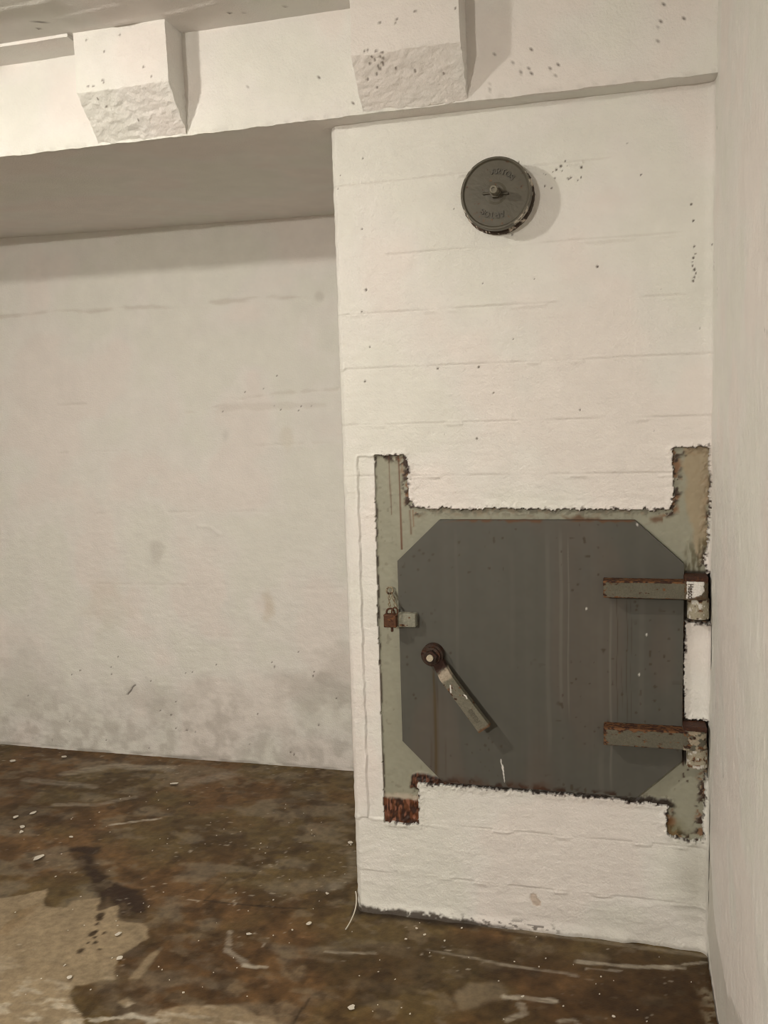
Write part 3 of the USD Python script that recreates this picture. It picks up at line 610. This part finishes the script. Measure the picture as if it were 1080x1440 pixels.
putr('spindle_end', rusty(disc(.0085, .012, hx, hz, -.058), np.array([.48, .43, .33]), 0, 21, sub=.003), lever, 'pale spindle end')
# raised lettering near the end of the lever
txt = meshkit.text_mesh('OPEN', .0105, .0011, bold=True); b0 = txt.bounds; txt.apply_translation((-(b0[0][0]+b0[1][0])/2, -(b0[0][1]+b0[1][1])/2, 0))
P = txt.vertices; ctr = A0[[0, 2]]+d*(np.linalg.norm((A1-A0)[[0, 2]])-.043)
q = ctr + P[:, :1]*d + P[:, 1:2]*nrm; txt.vertices = np.stack([q[:, 0], -.0622-P[:, 2], q[:, 1]], -1); txt.fix_normals()
put('raised_lettering', txt, plain('lettering_grey', (.11, .10, .075), .6), lever)

# eyelet on the frame for the padlock chain
E0 = at0(.122, .893, -.004)
ey = trimesh.creation.torus(.0085, .0026, major_sections=28, minor_sections=10); ey.apply_transform(trimesh.transformations.rotation_matrix(math.pi/2, (1, 0, 0))); ey.apply_transform(trimesh.transformations.rotation_matrix(.5, (0, 0, 1))); ey.apply_translation(E0+[0, -.006, 0])
putr('chain_eyelet', rusty(ey, np.array([.30, .26, .18]), .6, 22, sub=.004, lump=.0003), frame, 'rusty eyelet')

# ------------------------------------------------------------------ padlock and chain
pc = at0(.1205, .8125, -.045)
pad = thing('padlock', 'small rust-brown padlock hanging by its chain beside the pale latch lug', 'padlock', tuple(pc))
PRUST = np.array([.085, .036, .018])
body = rounded_box((.033, .020, .034), .0025)
putr('body', rusty(body, PRUST, .55, 23, size=.007, sub=.0026), pad)
key = rounded_box((.0065, .0065, .016), .002, (.0035, -.001, -.0215)); putr('key', rusty(key, RUSTD*1.5, .5, 24, sub=.003, lump=.0003), pad, 'rusty key stub below')
def tube(path, r, sec=10, closed=False):
    P = np.array(path, float); n = len(P)
    T = np.gradient(P, axis=0) if not closed else np.roll(P, -1, 0)-np.roll(P, 1, 0)
    T /= np.linalg.norm(T, axis=1, keepdims=True)
    ref = np.array([0, 1.0, 0]) if abs(T[:, 1]).max() < .9 else np.array([1.0, 0, 0])
    N = np.cross(T, ref); N /= np.linalg.norm(N, axis=1, keepdims=True)+1e-9; Bn = np.cross(T, N)
    a = np.linspace(0, 2*math.pi, sec, endpoint=False)
    V_ = (P[:, None]+r*(np.cos(a)[None, :, None]*N[:, None]+np.sin(a)[None, :, None]*Bn[:, None])).reshape(-1, 3)
    F_ = []
    for i in range(n if closed else n-1):
        i2 = (i+1) % n
        for k in range(sec):
            k2 = (k+1) % sec; F_ += [(i*sec+k, i*sec+k2, i2*sec+k2), (i*sec+k, i2*sec+k2, i2*sec+k)]
    if not closed:
        for k in range(1, sec-1): F_ += [(0, k, k+1), ((n-1)*sec, (n-1)*sec+k+1, (n-1)*sec+k)]
    m = trimesh.Trimesh(V_, np.array(F_), process=False); m.fix_normals(); return m
a = np.linspace(0, math.pi, 16)
sh = np.concatenate([[(.010, 0, .012)], np.stack([.010*np.cos(a), 0*a, .021+.010*np.sin(a)], 1), [(-.010, 0, .012)]])
putr('shackle', rusty(tube(sh, .0026), PRUST*.8, .6, 25, sub=.004, lump=.0003), pad, 'rusty curved shackle')
chain = thing('chain', 'short thin rusty chain running from the frame eyelet down to the padlock', 'chain', tuple(E0))
def link(cen, ang, L_, w_, flat, r=.0013):
    a = np.linspace(0, 2*math.pi, 24, endpoint=False)
    P = np.stack([w_*np.cos(a), 0*a, L_*np.sin(a)], 1)
    m = tube(P, r, 8, True)
    m.apply_transform(trimesh.transformations.rotation_matrix(flat, (0, 0, 1))); m.apply_transform(trimesh.transformations.rotation_matrix(ang, (0, 1, 0))); m.apply_translation(cen); return m
tgt = pc-E0
for s_i, (p0, p1) in enumerate([((-.001, -.012, -.006), (tgt[0]-.002, tgt[1], tgt[2]+.036)), ((.006, -.012, -.004), (tgt[0]+.014, tgt[1]+.004, tgt[2]+.034))]):
    p0, p1 = np.array(p0), np.array(p1); n_ = 4
    ang = math.atan2((p1-p0)[0], (p1-p0)[2])
    seg = np.linalg.norm((p1-p0)[[0, 2]])/n_
    for k in range(n_):
        cc = p0+(p1-p0)*((k+.5)/n_)
        putr('link', rusty(link(cc, ang, seg*.62, seg*.34, (0 if k % 2 else 1.2)), np.array([.24, .20, .13]), .6, 26+k, sub=.004, lump=.0002), chain)
rl = link(tgt+np.array([.013, -.006, .024]), 0, .011, .008, .5, .002)
putr('ring', rusty(rl, PRUST, .5, 31, sub=.004, lump=.0003), chain, 'larger rusty split ring')

# ------------------------------------------------------------------ round ventilation valve
vc = at0(.4125, 1.867, -.05)
valve = thing('ventilation_valve', 'round dark grey cast-iron ventilation valve with a central bolt high on the white wall', 'valve', (vc[0], 0, vc[2]))
def lathe(profile, sec=96):
    """profile of (radius, distance out of the wall)"""
    m = trimesh.creation.revolve(np.array(profile, float), sections=sec)
    m.apply_transform(trimesh.transformations.rotation_matrix(math.pi/2, (1, 0, 0))); return m
VC = np.array([.098, .090, .068])
def ringcol(p, c):
    c = lerp(c, SOOT_AND_SHADE, np.full(len(p), .7))
    return lerp(c, np.array([.62, .55, .47]), sm(.55, .62, meshkit.fbm(p/.010, 3, 41))*(p[:, 1] > -.016))
putr('wall_ring', rusty(lathe([(1e-5, -.006), (.0855, -.006), (.0865, .008), (.084, .013), (.078, .014), (.070, .016), (.070, .026), (1e-5, .026)]), DK, .5, 40, extra=ringcol, sub=.006, lump=.002), valve, 'dark rusty wall ring flecked with white paint')
def vcol(p, c):
    c = c*(1+.25*(meshkit.fbm(p/.03, 3, 44)-.5))[:, None]
    rr = np.hypot(p[:, 0], p[:, 2]); an = np.arctan2(p[:, 2], p[:, 0])
    for a0, a1 in ((-1.05, -.45), (2.3, 2.65), (.15, .6), (-2.75, -2.45)):
        m = (rr > .0815)*(an > a0)*(an < a1)*sm(.42, .55, meshkit.fbm(p/.007, 2, 45)); c = lerp(c, np.array([.55, .5, .42]), m*.85)
    for sx, ln in ((-1, .022), (1, .026)):
        dd = ldist([(sx*.008, .0), (sx*ln, .0)], p[:, 0], p[:, 2])+.006*(meshkit.fbm(p/.008, 2, 46)-.5); c = lerp(c, SOOT_AND_SHADE*.7, sm(.005, .001, dd)*(p[:, 1] < -.045)*.8)
    c = lerp(c, SOOT_AND_SHADE, sm(.019, .011, rr+.004*(meshkit.fbm(p/.01, 2, 47)-.5))*.55*(p[:, 1] < -.04))
    return c
putr('cover_disc', rusty(lathe([(1e-5, .020), (.072, .020), (.0815, .028), (.0832, .032), (.0832, .052), (.0820, .0542), (.0780, .0545), (.0768, .0525), (.0745, .0500), (.060, .0505), (.026, .0515), (.020, .0535), (.012, .054), (1e-5, .054)]), VC, .06, 42, extra=vcol, sub=.004, lump=.0006), valve, 'dark grey cover disc with a raised rim', mat=M_STEEL)
tilt = .0
def onface(m, out): m.apply_transform(trimesh.transformations.rotation_matrix(math.pi/2, (1, 0, 0))); m.apply_translation((0, -out, 0)); return m
bn = trimesh.creation.cylinder(radius=.0135, height=.016, sections=6); bn.apply_translation((0, 0, .008)); putr('nut', rusty(onface(bn, .052), VC*1.2, .15, 48, sub=.004, lump=.0003), valve, mat=M_STEEL)
bs = trimesh.creation.revolve(np.array([(1e-5, 0), (.0095, 0), (.0095, .036), (.0085, .038), (.0045, .038), (.004, .035), (1e-5, .035)]), sections=28); putr('bolt', rusty(onface(bs, .056), VC*1.9, .08, 49, sub=.004, lump=.0004), valve, 'worn threaded bolt end', mat=M_STEEL)
for sx in (-1, 1):
    rb = rounded_box((.020, .008, .006), .002, (sx*.021, -.053, .001 if sx < 0 else -.003)); putr('rib', rusty(rb, VC*.8, .1, 50, sub=.004, lump=.0003), valve, mat=M_STEEL)
def arc_text(word, start, step, radius, flip):
    for k, ch in enumerate(word):
        t = meshkit.text_mesh(ch, .0128, .0032, bold=True); b = t.bounds; t.apply_translation((-(b[0][0]+b[1][0])/2, 0, 0))
        t.apply_translation((0, radius, 0)); t.apply_transform(trimesh.transformations.rotation_matrix(-(start+step*k), (0, 0, 1)))
        if flip: t.apply_transform(trimesh.transformations.rotation_matrix(math.pi, (0, 0, 1)))
        put('letter', onface(t, .0500), M_VLET, valve)
M_VLET = plain('valve_letters', VC*.8, .5)
arc_text('ARTOS', -.10, .24, .044, False)
arc_text('ARTOS', -.28, .24, .044, True)

# ------------------------------------------------------------------ paint flakes and the hanging strip of paint
frng = np.random.default_rng(9)
def flake_mesh(x, y, size, asp, ang, seed, up=.0):
    k = np.random.default_rng(seed); n_ = 9
    a = np.linspace(0, 2*math.pi, n_, endpoint=False); r_ = size*(.55+.55*k.random(n_))
    P = np.stack([r_*np.cos(a), r_*asp*np.sin(a)], 1); R_ = np.array([[math.cos(ang), -math.sin(ang)], [math.sin(ang), math.cos(ang)]])
    m = trimesh.creation.extrude_polygon(Polygon(P@R_.T).buffer(0), .0012); m.vertices[:, 2] += .10*m.vertices[:, 0]+up
    return m
FL = [(-1.062, .076, .016, 1.2, 'ragged white paint flake lying alone on the floor left of the dark wet patch'),
      (-1.28, .356, .014, .7, 'pale paint flake, uppermost of the four at the left edge of the floor'),
      (-1.321, .314, .012, .8, 'pale paint flake nearest the left picture edge, below the uppermost one'),
      (-1.247, .252, .017, .6, 'largest of the pale paint flakes grouped at the left of the floor'),
      (-1.228, .219, .013, .6, 'narrow white paint flake just below the largest pale flake at left'),
      (-1.04, .221, .011, .6, 'small pale paint flake right of the left flake group, above the wet patch'),
      (-1.67, .762, .016, .9, 'pale paint flake at the far left, close under the niche back wall'),
      (-1.488, .841, .020, .6, 'flat pale paint flake at the foot of the niche back wall'),
      (-.909, .679, .018, .5, 'curled pale paint flake on the brown floor in the middle of the niche'),
      (-.601, -.44, .008, 1.0, 'tiny bright paint flake in the middle of the pale dry patch'),
      (-.583, -.248, .010, .9, 'white paint flake on the pale dry patch right of the dark drops'),
      (-.523, -.344, .012, .8, 'white paint flake on the right border of the pale dry patch'),
      (-.243, -.176, .009, .8, 'small white paint flake on the brown floor below the long floor crack'),
      (-.104, .057, .009, .5, 'slim white paint flake right of the end of the floor crack'),
      (-.127, .363, .010, .9, 'white paint flake beside the left edge of the hatch wall'),
      (-.105, -.097, .008, 1.0, 'small white paint flake left of the curled paint strip'),
      (.106, -.402, .011, .8, 'white paint flake lying on the black stain at the bottom edge'),
      (.182, -.06, .005, .8, 'tiny white paint flake, nearest to the hatch wall of the three before it'),
      (.209, -.084, .005, .8, 'tiny white paint flake, middle of the three before the hatch wall'),
      (.166, -.113, .005, .8, 'tiny white paint flake, farthest from the hatch wall of three'),
      (.482, -.279, .005, .7, 'tiny white paint flake beside the lower white paint smear'),
      (.686, -.305, .006, .6, 'tiny white paint flake at the bottom edge toward the right wall')]
for k, (x, y, s, asp, lab) in enumerate(FL):
    t = put('paint_flake', flake_mesh(0, 0, s, asp, frng.uniform(0, 3), 60+k), M_CHIP)
    UsdGeom.Xformable(t).AddTranslateOp().Set(Gf.Vec3d(x, y, .003))
    tag(t, lab, 'paint flake', 'white paint flakes on the floor')
crumbs = []
for k in range(170):
    x, y = frng.uniform(-1.2, .88), frng.uniform(-.6, .6)
    if y > -.03 and x > -.02: continue
    m = flake_mesh(0, 0, frng.choice([.0018, .0026, .0036], p=[.5, .35, .15]), frng.uniform(.5, 1), frng.uniform(0, 3), 500+k); m.apply_translation((x, y, .002)); crumbs.append(m)
tag(put('paint_crumbs', trimesh.util.concatenate(crumbs), M_CHIP), 'tiny white paint crumbs scattered over the stained brown floor', 'paint crumbs', kind='stuff')
tt = np.linspace(0, 1, 24)[:, None]
B0, B1, B2 = np.array([.000, -.004, .055]), np.array([.012, -.010, .010]), np.array([.001, -.105, .004])
strip = tube((1-tt)**2*B0+2*tt*(1-tt)*B1+tt*tt*B2, .0018, 8)
tag(put('paint_strip', strip, M_CHIP, smooth=True), 'thin curled white strip of peeling paint at the foot of the wall corner', 'paint strip')
